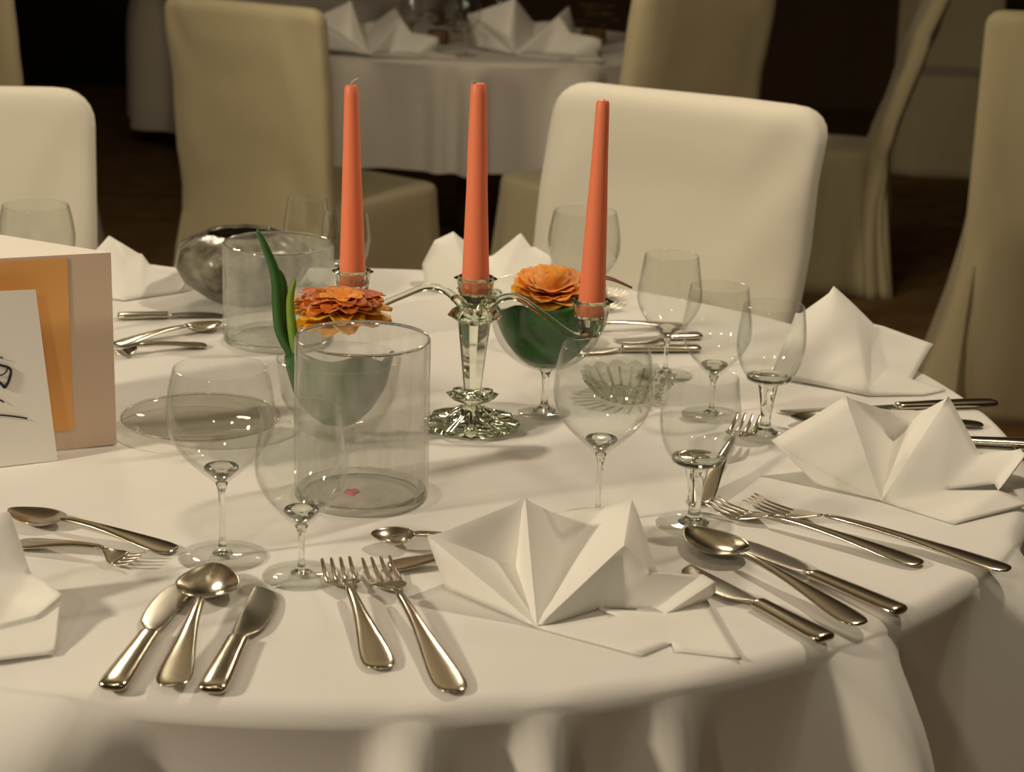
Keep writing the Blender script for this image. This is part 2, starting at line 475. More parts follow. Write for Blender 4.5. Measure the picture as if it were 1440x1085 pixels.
def petal(bm, a, L, w, base, rise, curl, r0=.004, n=7, jit=0):
    rows = []
    d = Vector((math.cos(a), math.sin(a), 0)); s = Vector((-math.sin(a), math.cos(a), 0))
    for k in range(n+1):
        t = k/n
        ww = w*math.sin(PI*min(.97, .12+.80*t))**.7
        c = d*(r0+L*t*math.cos(rise*(1-t*.4))) + Vector((0, 0, base+L*(math.sin(rise)*t-curl*t*t)))
        row = []
        for q in range(-2, 3):
            u = q/2
            row.append(c+s*(ww*u)+Vector((0, 0, .25*ww*u*u+jit*math.sin(q*3+a*7+k))))
        rows.append(row)
    loft(bm, rows, closed=False, cap=False)

def flower(name, label, p, rot, layers, cal=True):
    t = thing(name, label, 'flower', p); t.rotation_euler = rot
    for (mat_, n, L, w, base, rise, curl, off) in layers:
        bm = new()
        for k in range(n): petal(bm, 2*PI*k/n+off+random.uniform(-.08, .08), L*random.uniform(.9, 1.06), w, base, rise+random.uniform(-.08, .08), curl, jit=.0006)
        fin(bm, 'petals', mat_, t, solidify=.0006, sharp=0)
    if cal:
        bm = new(); lathe(bm, [(0, -.016), (.006, -.014), (.016, -.006), (.024, .0), (.020, .004), (0, .006)], 24); fin(bm, 'calyx', SEPAL, t, sharp=0)
        bm = new(); lathe(bm, [(0, .004), (.009, .004), (.011, .010), (.007, .015), (0, .016)], 20, lambda r, z, a: (r*(1+.08*math.sin(9*a)), z)); fin(bm, 'centre', PETR, t)
    return t

cp = W(765, 580)
wineglass('coupe', 765, 580, 'stemmed glass coupe lined with a dark green leaf, right of the candelabra', 'coupe glass', 'coupe_glass')
leaf_patch('green_leaf', 'large dark green round leaf curled inside the right coupe glass', cp+Vector((0, 0, .0)), .0605, .080, .0555, -PI*1.13, PI*.13, LEAF)
flower('orange_flower', 'ruffled yellow orange flower in the leaf of the right coupe glass', cp+Vector((.002, -.004, .131)), (R(16), R(-6), .3),
       [(PETY, 9, .046, .019, .004, .55, .25, .1), (PETO, 10, .042, .018, .006, .85, .28, .4), (PETO, 9, .034, .015, .008, 1.15, .3, .2), (PETO, 6, .024, .011, .010, 1.3, .3, .2)])
# dark red leaf tips showing behind the right candle
bm = new(); rows = []
for k, c in enumerate(spline([(.050, .014, .1550), (.058, .014, .1560), (.072, .015, .1535), (.094, .016, .145)], 4)):
    t = k/12; w = .0085*math.sin(PI*min(.98, .1+.88*t))
    rows.append([cp+c+Vector((0, w*u, .002*u*u)) for u in (-1, -.5, 0, .5, 1)])
loft(bm, rows, closed=False, cap=False)
o = fin(bm, 'red_leaf', pr('dark red leaf skin', (.13, .03, .015), .45, col2=(.2, .06, .03), scale=40), solidify=.0008, sharp=0)
tag(o, 'narrow dark red leaf sticking out over the coupe rim behind the right candle', 'leaf')

lp = W(476, 610)
t = thing('glass_cup', 'low clear glass cup holding a leaf and a flower behind the big vase', 'cup', lp)
bm = new(); lathe(bm, [(0, .001), (.03, .001), (.045, .01), (.062, .045), (.067, .085), (.066, .087), (.0655, .085), (.0605, .045), (.043, .013), (0, .006)], 56); fin(bm, 'wall', GLASS, t, sharp=0)
leaf_patch('green_leaf', 'dark green leaf curled in the glass cup behind the big vase', lp, .058, .088, .012, -PI*1.25, PI*.25, LEAF)
flower('orange_flower', 'flat rust and yellow flower behind the big vase, below the left candle', lp+Vector((.002, -.006, .133)), (R(4), R(1), 0),
       [(PETY, 14, .052, .015, -.002, .12, .10, .1), (PETY, 14, .05, .014, .006, .32, .22, .3), (PETR, 14, .046, .014, .012, .38, .28, .1), (PETR, 12, .036, .013, .016, .5, .35, .25), (PETO, 9, .024, .010, .018, .7, .4, .1)])

def blade(name, label, pts, w, material):
    """grass blade as a folded ribbon"""
    P = spline(pts, 8); bm = new(); rows = []; n = len(P)-1
    for i, c in enumerate(P):
        t = i/n; ww = w*(1-t)**.45*(.55+.45*min(1, t*5)) + .0003
        rows.append([c+Vector((-ww, .0025*ww/w, 0)), c+Vector((0, -.35*ww, 0)), c+Vector((ww, .0025*ww/w, 0))])
    loft(bm, rows, closed=False, cap=False)
    o = fin(bm, name, material, solidify=.0008, sharp=0)
    return tag(o, label, 'grass blade')
def rooted(pts, far, dy): return [lp+Vector(q) for q in pts]+[VY(a_, b_, lp.y+dy) for a_, b_ in far]
blade('grass_blade', 'long dark green grass blade leaning left in front of the textured vase', rooted([(-.02, -.02, .03), (-.038, -.024, .080), (-.058, -.030, .120)], [(388, 392), (374, 350), (361, 322)], -.030), .0080, BLADE)
blade('grass_blade', 'shorter grass blade right behind the long leaning one', rooted([(-.02, -.008, .03), (-.046, -.016, .085), (-.058, -.018, .118)], [(399, 405), (393, 378)], -.018), .0065, BLADE)
blade('grass_blade', 'bright yellow green blade next to the left flower', rooted([(-.02, -.03, .03), (-.030, -.034, .078), (-.042, -.040, .108)], [(408, 425), (415, 392)], -.045), .0070, BLADEY)

# ------------------------------------------------------------------ candelabra and candles
cb = W(663, 602)+Vector((0, 0, .0016))
ZS, ZA = .166, .151
can = thing('candelabra', 'clear glass three armed candelabra with scalloped foot in the table centre', 'candelabra', cb)
SR_ = W(832, 428, TZ+ZA) - cb; SL_ = W(496, 386, TZ+ZA) - cb
scal = lambda n, k: (lambda r, z, a: (r*(1+k*math.cos(n*a)*min(1, r/.03)), z+.0012*math.cos(n*a)*min(1, r/.03)))
bm = new(); lathe(bm, [(0, .001), (.048, .001), (.052, .004), (.050, .008), (.040, .012), (.024, .017), (.013, .023), (.010, .030), (0, .030)], 96, scal(10, .035)); fin(bm, 'foot', CRYS, can, sharp=25)
bm = new(); lathe(bm, [(0, .029), (.012, .030), (.024, .034), (.027, .038), (.020, .041), (.010, .043), (0, .043)], 72, scal(8, .09)); fin(bm, 'collar', CRYS, can, sharp=25)
bm = new(); rings = []
for k in range(9):
    u = k/8; z = .042+u*.078; r = .0095+u*.0085
    rings.append([Vector((r*math.cos(a), r*math.sin(a), z)) for a in [2*PI*i/8+.2 for i in range(8)]])
loft(bm, rings); fin(bm, 'stem', CRYS, can, sharp=20)
bm = new(); lathe(bm, [(0, .119), (.018, .120), (.026, .126), (.022, .133), (.015, .138), (.014, .143), (0, .143)], 64, scal(6, .16)); fin(bm, 'hub', CRYS, can, sharp=25)
def socket(c, r=.0195, zb=-.030):
    bm = new()
    prof = [(0, zb), (.010, zb), (.013, zb+.006), (r*.85, zb+.014), (r, 0), (r+.0035, .0025), (r-.0005, .0045), (r-.002, .001), (r-.0022, -.012), (r-.004, -.015), (0, -.015)]
    lathe(bm, [(a, b) for a, b in prof], 48, lambda q, z, a: (q*(1+.04*math.cos(8*a)), z)); 
    o = fin(bm, 'socket', CRYS, can, sharp=25); o.location = c
socket((0, 0, ZS))
socket((SR_.x, SR_.y, ZA), zb=-.036); socket((SL_.x, SL_.y, ZA), zb=-.036)
for s in (SR_, SL_):
    d = Vector((s.x, s.y, 0))
    pts = spline([d*.08+Vector((0, 0, .133)), d*.22+Vector((0, 0, .148)), d*.38+Vector((0, 0, .150)), d*.62+Vector((0, 0, .132)), d*.85+Vector((0, 0, .114)), d*1.0+Vector((0, 0, .116))], 8)
    bm = new(); tube(bm, pts, lambda t: .0048-.0012*math.sin(PI*t), 12); fin(bm, 'arm', CRYS, can, sharp=0)
# leaf ornaments at the hub
for a in (.6, 2.2, 3.9, 5.4):
    bm = new(); d = Vector((math.cos(a), math.sin(a), 0)); s = Vector((-math.sin(a), math.cos(a), 0)); rings = []
    for k in range(7):
        t = k/6; w = .008*math.sin(PI*(.12+.82*t))
        c = d*(.012+.022*t)+Vector((0, 0, .140+.012*math.sin(t*2.2)))
        rings.append([c+s*w, c+Vector((0, 0, .0022)), c-s*w, c-Vector((0, 0, .0022))])
    loft(bm, rings); fin(bm, 'leaf_ornament', CRYS, can, sharp=30)

def candle(label, base, top, r0, r1, wick):
    base, top = Vector(base), Vector(top)
    t = thing('taper_candle', label, 'candle', base)
    ax = top-base; L = ax.length; bm = new()
    q = Vector((0, 0, 1)).rotation_difference(ax.normalized())
    rings = []
    prof = [(0, r0*.93), (.006, r0), (.03, r0*.985), (.25, r0*.86), (.5, r0*.70+r1*.06), (.75, r1*1.18), (.95, r1), (.988, r1*.97), (1.0, r1*.78)]
    for u, r in prof:
        rings.append([q @ Vector((r*math.cos(2*PI*i/28), r*math.sin(2*PI*i/28), u*L)) for i in range(28)])
    loft(bm, rings); fin(bm, 'wax', WAX, t, sharp=50)
    bm = new(); tube(bm, spline([ax*.985]+[ax+Vector(w) for w in wick], 6), .0013, 8); fin(bm, 'wick', WICK, t)
    return t
def cand(label, c, tp, r0, r1, wick, zoff):
    b = cb+c; b.z = TZ+zoff-.0115
    candle(label, b, VY(tp[0], tp[1], b.y), r0, r1, wick)
cand('left coral taper candle with a curled burnt wick, standing over the rust flower', Vector((SL_.x, SL_.y, 0)), (494, 120), .0152, .0078, [(0, 0, .002), (.003, -.001, .005), (.008, -.002, .008)], ZA)
cand('middle coral taper candle in the central socket of the candelabra', Vector((0, 0, 0)), (673, 117), .0155, .0085, [(-.003, 0, .000), (-.007, -.001, .0005)], ZS)
cand('right coral taper candle in front of the cream chair', Vector((SR_.x, SR_.y, 0)), (848, 141), .0150, .0072, [(0.001, 0, .000), (.003, -.002, -.003)], ZA)

# ------------------------------------------------------------------ cutlery
CW = 1.4
def ell(x, yc, zc, w, t, n=14, p=2.6):
    o = []; yc *= CW; w *= CW
    for i in range(n):
        a = 2*PI*i/n; ca, sa = math.cos(a), math.sin(a)
        o.append(Vector((x, yc+math.copysign(abs(ca)**(2/p), ca)*w/2, zc+math.copysign(abs(sa)**(2/p), sa)*t/2)))
    return o

def knife_parts(t, L, flip=1):
    h = L*.47
    bm = new(); rings = []
    for u, w, th in ((0, .010, .004), (.02, .0155, .0072), (.08, .0175, .0082), (.5, .0150, .0080), (.9, .0125, .0072), (.97, .0138, .0078), (1, .0115, .0060)):
        rings.append(ell(u*h, 0, .0046, w, th*1.12, 16, 2.5))
    loft(bm, rings); fin(bm, 'handle', STEEL, t, sharp=50, sub=1)
    bm = new(); rings = []
    b = L-h
    for u, w, yc, th in ((0, .0095, 0, .0045), (.06, .0100, 0, .003), (.14, .0175, .0028, .0018), (.4, .0205, .0035, .0015), (.7, .0205, .003, .0013), (.88, .0165, .001, .0012), (.96, .0105, -.002, .0011), (1.0, .003, -.006, .001)):
        rings.append(ell(h+u*b, flip*yc, .0042-.0022*u, w, th, 12, 2.2))
    loft(bm, rings); fin(bm, 'blade', STEELB, t, sharp=50, sub=1)

def handle_rings(h, k=1.0):
    r = []
    for u, w, th, z in ((0, .008, .0018, .0022), (.03, .0175, .0026, .0023), (.12, .0212, .0030, .0028), (.3, .0165, .0032, .0055), (.55, .0098, .0036, .0088), (.8, .0064, .0038, .0105), (1, .0062, .0036, .0100)):
        r.append(ell(u*h, 0, z+.0006, w*k, th*1.5, 14, 2.0))
    return r

def spoon_parts(t, L, bw=.043):
    bl = L*.315; h = L-bl
    bm = new(); loft(bm, handle_rings(h)); fin(bm, 'handle', STEEL, t, sharp=50, sub=1)
    bm = new(); rows = []
    N, Mm = 16, 12
    for i in range(N+1):
        u = i/N; x = h-.004+(bl+.004)*u
        hw = bw*1.08/2*(math.sin(PI*min(1, u**.82))**.62 if 0 < u < 1 else 0)+.0022*(1-u)
        rim = interp([(0, .0100), (.25, .0088), (.7, .0092), (1, .0098)], u)
        dep = .0078*(math.sin(PI*u**.9) if 0 < u < 1 else 0)**.8
        rows.append([Vector((x, hw*(2*j/Mm-1), rim-dep*(1-(2*j/Mm-1)**2))) for j in range(Mm+1)])
    loft(bm, rows, closed=False, cap=False); fin(bm, 'bowl', STEEL, t, sharp=0, sub=1, solidify=.0012)

def fork_parts(t, L):
    hl = L*.30; h = L-hl
    bm = new(); loft(bm, handle_rings(h)); fin(bm, 'handle', STEEL, t, sharp=50, sub=1)
    bm = new(); rings = []
    def zc(u): return interp([(0, .0100), (.28, .0050), (.5, .0030), (.75, .0048), (1, .0105)], u)
    for u, w in ((0, .0062), (.08, .0075), (.18, .0150), (.30, .0225), (.40, .0235), (.44, .0232)):
        rings.append(ell(h-.002+u*hl, 0, zc(u), w, .0022, 12, 3))
    loft(bm, rings); 
    for k in range(4):
        yc = (k-1.5)*.0060; rings = []
        for u in (.42, .5, .65, .8, .92, 1.0):
            rings.append(ell(h-.002+u*hl, yc*(1-.03*u), zc(u), .0038*(1-.45*max(0, u-.6)/.4), .0020*(1-.3*max(0, u-.6)/.4), 8, 3))
        loft(bm, rings)
    fin(bm, 'tines', STEEL, t, sharp=50, sub=1)

def cutlery(kind, label, a, b, group=None, lift=0, flip=1, z=TZ, tilt=0, roll=0):
    """a = pixel of the handle end, b = pixel of the tip"""
    pa, pb = W(*a), W(*b); d = pb-pa
    name = {'knife': 'table_knife', 'spoon': 'soup_spoon', 'fork': 'dinner_fork', 'dspoon': 'dessert_spoon', 'dfork': 'dessert_fork'}[kind]
    cat = 'knife' if kind == 'knife' else ('spoon' if 'spoon' in kind else 'fork')
    t = thing(name, label, cat, (pa.x, pa.y, TZ+.0008+lift), math.atan2(d.y, d.x), group)
    t.rotation_euler = (roll, tilt, math.atan2(d.y, d.x))
    if kind == 'knife': knife_parts(t, d.length, flip)
    elif kind in ('spoon', 'dspoon'): spoon_parts(t, d.length, .048 if kind == 'spoon' else .036)
    else: fork_parts(t, d.length)
    return t

cutlery('knife', 'knife left of the round soup spoon in the front left place setting', (156, 976), (268, 818), flip=1)
cutlery('spoon', 'round bowled soup spoon between two knives at the front left', (240, 977), (303, 811), lift=.0035)
cutlery('knife', 'knife right of the round soup spoon in the front left place setting', (297, 980), (374, 829), flip=-1)
cutlery('fork', 'shorter fork, left one of the pair at the front table edge', (537, 946), (471, 798))
cutlery('fork', 'longer fork, right one of the pair at the front table edge', (641, 979), (527, 797))
cutlery('dspoon', 'dessert spoon lying behind the napkin at the left edge', (247, 779), (12, 729))
cutlery('dfork', 'dessert fork just in front of the dessert spoon at the left edge', (22, 768), (205, 797))
cutlery('dspoon', 'small spoon whose tip shows left of the front centre napkin', (700, 776), (520, 768), lift=.003)
cutlery('dfork', 'fork handle end showing below the small spoon, left of the front centre napkin', (545, 801), (740, 790))
cutlery('knife', 'longer knife behind the spoon in the right front place setting', (1268, 868), (1010, 758), flip=-1)
cutlery('spoon', 'soup spoon with its bowl touching the right tip of the front centre napkin', (1212, 888), (966, 758), lift=.003)
cutlery('knife', 'shorter knife in front of the soup spoon in the right front setting', (1163, 907), (960, 800), flip=1)
cutlery('fork', 'left and shorter of the two side lying forks in front of the right napkin', (1297, 798), (995, 716))
cutlery('fork', 'right and longer of the two side lying forks in front of the right napkin', (1421, 806), (1048, 712))
cutlery('dfork', 'small fork with raised tines right of the thick stemmed front goblet', (980, 712), (1052, 622), tilt=-.11)
cutlery('knife', 'knife between the two right napkins, its blade pointing to the goblet', (1400, 571), (1095, 583), flip=1)
cutlery('knife', 'knife with dark handle end at the right frame edge', (1472, 630), (1200, 619), flip=-1)
cutlery('spoon', 'spoon half hidden behind the right napkin, next to the knife blade', (1382, 600), (1110, 598))
cutlery('knife', 'far knife lying left of the right back glasses', (985, 494), (745, 497), flip=1)
cutlery('knife', 'second far knife behind the first, left of the right back glasses', (985, 476), (865, 482), flip=1)
cutlery('spoon', 'far spoon in front of the cream chair, left of the right back glasses', (965, 461), (770, 470), lift=.001)
cutlery('fork', 'fork tines showing just right of the right candle foot', (700, 455), (878, 434))
cutlery('fork', 'second fork behind the right candle foot with only tines showing', (690, 445), (880, 418))
cutlery('dspoon', 'far dessert spoon right of the menu card with its bowl towards the textured vase', (160, 488), (312, 462))
cutlery('dfork', 'thin far fork in front of the dessert spoon beside the menu card', (290, 488), (150, 503))
cutlery('knife', 'thin far knife lying before the far left napkin', (165, 449), (318, 446))

# ------------------------------------------------------------------ napkins
def napkin(name, label, verts, faces, origin, cuts=7, smooth=1, group=None, amp=.0012, material=NAP):
    bm = new(); vs = [bm.verts.new(Vector(p)-origin) for p in verts]
    for f in faces:
        try: bm.faces.new([vs[i] for i in f])
        except ValueError: pass
    bmesh.ops.triangulate(bm, faces=[f for f in bm.faces if len(f.verts) > 4])
    bmesh.ops.subdivide_edges(bm, edges=bm.edges[:], cuts=cuts, use_grid_fill=True)
    bmesh.ops.triangulate(bm, faces=[f for f in bm.faces if len(f.verts) > 4])
    for k in range(smooth):
        bmesh.ops.smooth_vert(bm, verts=[v for v in bm.verts if not v.is_boundary], factor=.5, use_axis_x=True, use_axis_y=True, use_axis_z=True)
    for v in bm.verts:
        q = (v.co+origin)*14
        v.co += Vector((noise.noise(q), noise.noise(q+Vector((9, 3, 1))), noise.noise(q+Vector((2, 7, 5)))))*amp
        v.co.z = max(v.co.z, .0015)
    o = fin(bm, name, material, loc=origin, sharp=32, solidify=.0016)
    return tag(o, label, 'napkin', group)

def build_napkin(label, table_, faces, org, **k):
    keys = list(table_); idx = {q: i for i, q in enumerate(keys)}
    vs = [V(*table_[q]) for q in keys]
    for v in vs: v.z = max(v.z, TZ+.0016)
    o = W(*org)
    return napkin('folded_napkin', label, vs, [[idx[c] for c in f.split()] for f in faces], o, **k)

n2 = dict(A=(755, 884, 884), L=(601, 754, 830), L0=(626, 830, 830), V1=(728, 798, 822), T=(738, 700, 812), V2=(790, 782, 806),
          B1=(782, 722, 772), B2=(842, 714, 768), R=(889, 703, 795), R2=(878, 766, 848), G1=(840, 857, 857), S=(912, 806, 852),
          Q=(1005, 818, 852), Qb=(988, 808, 846), Sb=(918, 797, 846), G2b=(922, 856, 858), Hm=(1006, 830, 850), G2=(936, 864, 866), E=(943, 905, 907), D=(902, 924, 924), M=(870, 866, 872), Q0=(994, 846, 846), X=(1042, 928, 928), Y=(948, 917, 917),
          BL=(676, 800, 800), BT=(760, 780, 780), K=(925, 812, 812))
f2 = ['A L L0', 'A V1 L', 'A T V1', 'L V1 T', 'A V2 T', 'A R V2', 'T V2 B1', 'B1 V2 B2', 'B2 V2 R', 'A R2 R', 'A G1 R2', 'R R2 S', 'R2 G1 S', 'S G1 G2b Qb', 'Qb G2b G2 Q', 'A D E M', 'M E G2', 'M G2 G1', 'Q G2 Hm', 'Hm G2 Q0', 'Q0 G2 E Y', 'Q0 Y X', 'L T BL', 'T B1 BT', 'R S K']
build_napkin('white fan folded napkin standing at the front centre between forks and knives', n2, f2, (790, 860))

n3 = dict(A=(1240, 706, 706), L=(1085, 620, 664), L0=(1150, 684, 684), P1=(1190, 557, 650), J=(1243, 574, 640), N=(1256, 620, 640), P2=(1334, 557, 652), P2b=(1300, 575, 640),
          C=(1378, 640, 674), Dn=(1324, 690, 698), E1=(1404, 690, 706), E2=(1443, 640, 690), E1b=(1398, 680, 696), E2b=(1436, 632, 682), E3=(1480, 640, 670), F1=(1342, 738, 738), F2=(1452, 708, 712), Bk=(1260, 640, 640), H=(1380, 632, 655))
f3 = ['A L L0', 'A P1 L', 'A N P1', 'P1 N J', 'A P2 N', 'J N P2b', 'P2b N P2', 'A Dn P2', 'P2 Dn C', 'C Dn E1b E2b', 'E2b E1b E1 E2', 'C E2b E3 H', 'A F1 Dn', 'F1 F2 E1', 'F1 E1 Dn', 'P1 J Bk', 'J P2b Bk', 'P2b P2 Bk']
build_napkin('white fan folded napkin on the right, in front of the two side lying forks\' tips', n3, f3, (1260, 690))

n4 = dict(A=(1222, 558, 558), L0=(1086, 528, 532), Ll=(1118, 441, 512), P1=(1173, 402, 505), P1b=(1200, 428, 508), K=(1227, 455, 512), N=(1222, 508, 530), Rr=(1312, 485, 516), Rb=(1284, 533, 536), F=(1300, 557, 557), F2=(1330, 548, 550),
          Bk=(1150, 510, 505), Ra=(1240, 458, 510), Md=(1165, 480, 530))
f4 = ['L0 Ll Md', 'Ll P1 Md', 'L0 Md A', 'Md P1 P1b A', 'P1b K N A', 'N Ra Rr Rb', 'K Ra N', 'A N Rb F', 'F Rb F2', 'Ll P1 Bk', 'P1 K Bk']
build_napkin('tall folded napkin at right back with its flat tip hanging over the table edge', n4, f4, (1210, 535), amp=.002, smooth=2)

n1 = dict(P=(12, 712, 840), Pl=(-50, 735, 850), Rr=(43, 806, 856), Sl=(-80, 800, 862), Q1=(64, 817, 862), Q=(86, 834, 874), Q2=(52, 864, 892), U=(0, 877, 902), Ul=(-70, 880, 905),
          Ct=(15, 846, 872), Qr=(86, 842, 874), Q2r=(53, 874, 894), Ur=(0, 887, 904), G=(77, 922, 922), G0=(-10, 932, 932), Gl=(-90, 925, 925), B=(40, 835, 835), Bl=(-80, 850, 850))
f1 = ['Sl Rr P Pl', 'Sl Ct Rr', 'Rr Ct Q1', 'Q1 Ct Q', 'Q Ct Q2', 'Q2 Ct U', 'U Ct Sl', 'U Sl Ul', 'Q Q2 Q2r Qr', 'Q2 U Ur Q2r', 'Ur G0 G Q2r', 'Q2r G Qr', 'U Ul Gl Ur', 'Ur Gl G0', 'P Rr B', 'Pl P B Bl']
build_napkin('folded napkin cut off by the left frame edge, beside the front left knife', n1, f1, (-5, 880), smooth=2)

n5 = dict(A=(668, 420, 420), L=(594, 372, 402), Lb=(612, 338, 398), T=(638, 326, 396), V=(668, 372, 402), M=(690, 362, 396), R=(735, 324, 398), R2=(752, 348, 402), Q=(776, 362, 408), G=(770, 405, 412), G2=(725, 415, 418), L0=(598, 408, 408), W1=(700, 395, 408), B=(690, 388, 388))
f5 = ['A L0 L', 'A L Lb', 'A Lb T', 'A T V', 'V T M', 'A V W1', 'V M W1', 'M R W1', 'R R2 W1', 'R2 Q G W1', 'A W1 G G2', 'T M B', 'M R B', 'R R2 B']
build_napkin('folded napkin at the far side behind the middle candle', n5, f5, (690, 410), amp=.002, smooth=2)

n6 = dict(A=(175, 424, 424), L=(118, 362, 408), P=(152, 328, 402), P1=(170, 340, 404), V=(176, 368, 408), P2=(198, 358, 404), P3=(209, 372, 406), Q=(258, 377, 402), Q1=(271, 382, 404), Q2=(255, 410, 412), G=(200, 418, 420), L0=(120, 415, 415), B=(180, 398, 398))
f6 = ['A L0 L', 'A L P V', 'P P1 V', 'V P1 P2', 'A V P2 G', 'P2 P3 G', 'P3 Q Q2 G', 'Q Q1 Q2', 'P P1 B', 'P1 P2 B', 'L P B']
build_napkin('folded napkin at far left, beside the menu card top', n6, f6, (185, 412), amp=.002, smooth=2)

# ------------------------------------------------------------------ menu card and handwritten card
def sheet(bm, a, b, c, d, nu=14, nv=14, bend=0):
    rows = []
    nrm = (b-a).cross(d-a).normalized()
    for j in range(nv+1):
        v = j/nv; rows.append([(a.lerp(b, u)).lerp(d.lerp(c, u), v)+nrm*bend*math.sin(PI*u) for u in [i/nu for i in range(nu+1)]])
    loft(bm, rows, closed=False, cap=False)
sp = W(164, 626)                                        # foot of the card's spine
sph = VY(160, 355, sp.y).z-TZ
nl = W(-130, 654); fl = sp+Vector((-.205, .105, 0))
men = thing('menu_card', 'apricot folded menu card standing at the left frame edge', 'menu card', sp)
top = Vector((0, 0, sph))
d = nl-sp
Lf = .225
d = d.normalized()
z3 = Vector((0, 0, .0012))
a, b = Vector((0, 0, 0)), d*Lf
bm = new(); sheet(bm, a+z3, b+z3, b+top, a+top); fin(bm, 'front_leaf', TAN, men, smooth=False, solidify=.0006)
n = Vector((d.y, -d.x, 0)); n = n if n.y < 0 else -n
o1, o2 = d*.044+n*.0009, d*Lf+n*.0009
bm = new(); sheet(bm, o1+Vector((0, 0, .022)), o2+Vector((0, 0, .022)), o2+top*.985, o1+top*.985); fin(bm, 'apricot_panel', ORANGE, men, smooth=False, solidify=.0004)  # apricot sheet over the leaf, pink margin left beside the spine
e = (fl-sp).normalized()*Lf
bm = new(); sheet(bm, a+z3, e+z3, e+top, a+top); fin(bm, 'back_leaf', PAPER, men, smooth=False, solidify=.0006)

# white card leaning in front of it
ca = W(81, 648); cbm = W(-90, 668); 
hc = thing('handwritten_card', 'white card with black handwriting leaning against the apricot menu card', 'card', ca)
ctop = V(50, 407, 643)-ca; u = (cbm-ca); cb2 = u
bm = new(); sheet(bm, Vector((0, 0, .001)), cb2+Vector((0, 0, .001)), cb2+ctop+Vector((-.01, 0, .003)), ctop, bend=.0); fin(bm, 'paper', PAPER, hc, smooth=False, solidify=.0007)
# black handwriting near its right side
nrm = u.cross(ctop).normalized(); nrm = nrm if nrm.y < 0 else -nrm
def onc(px, py):
    d_ = ray(px, py); t_ = (ca-CAM).dot(nrm)/d_.dot(nrm)
    return CAM+d_*t_-ca+nrm*.0010
bm = new()
for st, wd in (([(-14, 512), (-4, 512), (4, 514), (11, 516), (15, 521), (13, 532), (9, 541), (6, 545)], .0013), ([(6, 545), (2, 540), (-3, 536), (-10, 534)], .0014), ([(11, 517), (7, 524), (1, 527), (-8, 526)], .0007), ([(-6, 500), (0, 502), (4, 503)], .0007), ([(-6, 560), (0, 562), (5, 565)], .0008), ([(-30, 580), (0, 583), (20, 585), (38, 588)], .0008)):
    tube(bm, spline([onc(*q) for q in st], 4), wd, 6)
fin(bm, 'handwriting', INK, hc)

# ------------------------------------------------------------------ covered chairs
def chair_parts(t, w=.46, top=1.0, dep=.46, lean=.09, th=.075, material=COVER, seed=0, amp=.006, rc=.05, flare=.05, pleat=1.0):
    """slipcovered chair facing +Y, its back at the -Y side, hem at the floor"""
    bm = new(); rings = []; N = 96
    zs = [0, .03, .1, .2, .3, .4, .47, .52, .58, .64, .70, .76, .82, .87, top-.09, top-.06, top-.045, top-.03, top-.018, top-.009, top-.003, top]
    zs = sorted(set(round(z, 4) for z in zs if z <= top))
    for z in zs:
        s = max(0, z-(top-rc)); k = rc-math.sqrt(max(0, rc*rc-s*s))
        s2 = max(0, z-(top-.03)); k2 = .03-math.sqrt(max(0, .0009-s2*s2))
        hw = w/2*(1+.04*(z/top-.5)) - k + flare*max(0, (.45-z)/.45)**1.3
        ht = th/2 - min(k2, th/2-.004) + .5*flare*max(0, (.45-z)/.45)**1.3
        yc = -dep/2 - lean*max(0, (z-.45))/.55 - 0.02*max(0, (.45-z)/.45)
        ring = []
        for i in range(N):
            a = 2*PI*i/N; c, s_ = math.cos(a), math.sin(a); p = 7
            x = math.copysign(abs(c)**(2/p), c)*hw; y = yc+math.copysign(abs(s_)**(2/3.0), s_)*ht
            q = Vector((x*5+seed*3, y*4, z*3.2+x*3))
            am = amp*(.5+1.2*max(0, (.6-z)))
            y += am*noise.noise(q*1.3)*1.6 + .004*noise.noise(q*3)
            dg = x*.8+z*.6; y += amp*1.1*noise.noise(Vector((dg*16+seed, (x-z)*2.5, seed)))*min(1, max(0, (top-z)/.15))
            if z < .45: 
                rip = .012*(.45-z)/.45*math.sin(a*9+seed)
                x += rip*c; y += rip*s_
            ring.append(Vector((x, y, z)))
        rings.append(ring)
    loft(bm, rings); fin(bm, 'back_cover', material, t, sharp=0)
    bm = new(); rings = []
    for z, g in ((0.002, 1), (.05, .85), (.15, .6), (.25, .35), (.35, .16), (.42, .04), (.455, 0), (.468, -.08), (.474, -.25), (.476, -1.0)):
        ring = []
        for i in range(N):
            a = 2*PI*i/N; c, s_ = math.cos(a), math.sin(a); p = 6
            ex = flare*max(g, 0)+ (g*.05 if g < 0 else 0)
            if g <= -1: ex = -.15
            rip = .012*max(g, 0)*math.sin(a*13+seed*2)
            x = math.copysign(abs(c)**(2/p), c)*(w/2+ex)+rip*c; y = .0+math.copysign(abs(s_)**(2/p), s_)*(dep/2+ex)+rip*s_
            ring.append(Vector((x, y, z+.003*noise.noise(Vector((x*6, y*6, seed))))))
        rings.append(ring)
    loft(bm, rings); fin(bm, 'seat_cover', material, t, sharp=0)
    # rear kick pleats at the two back corners
    for s in (-1, 1):
        bm = new(); rings = []
        for z in (0.0, .1, .2, .3, .40):
            g = (.42-z)/.42
            r = (.010+.035*g)*(1+(pleat-1)*g)
            rings.append([Vector((s*(w/2-.03+.03*g*pleat)+r*.8*math.cos(a), -dep/2-.03-.045*g*pleat+r*.5*math.sin(a), z)) for a in [2*PI*k/8 for k in range(8)]])
        loft(bm, rings); fin(bm, 'pleat', material, t, sharp=35)

def chair(label, loc, rz, **k):
    grp = k.pop('group', None)
    t = thing('covered_chair', label, 'chair', loc, rz, grp); chair_parts(t, **k); return t

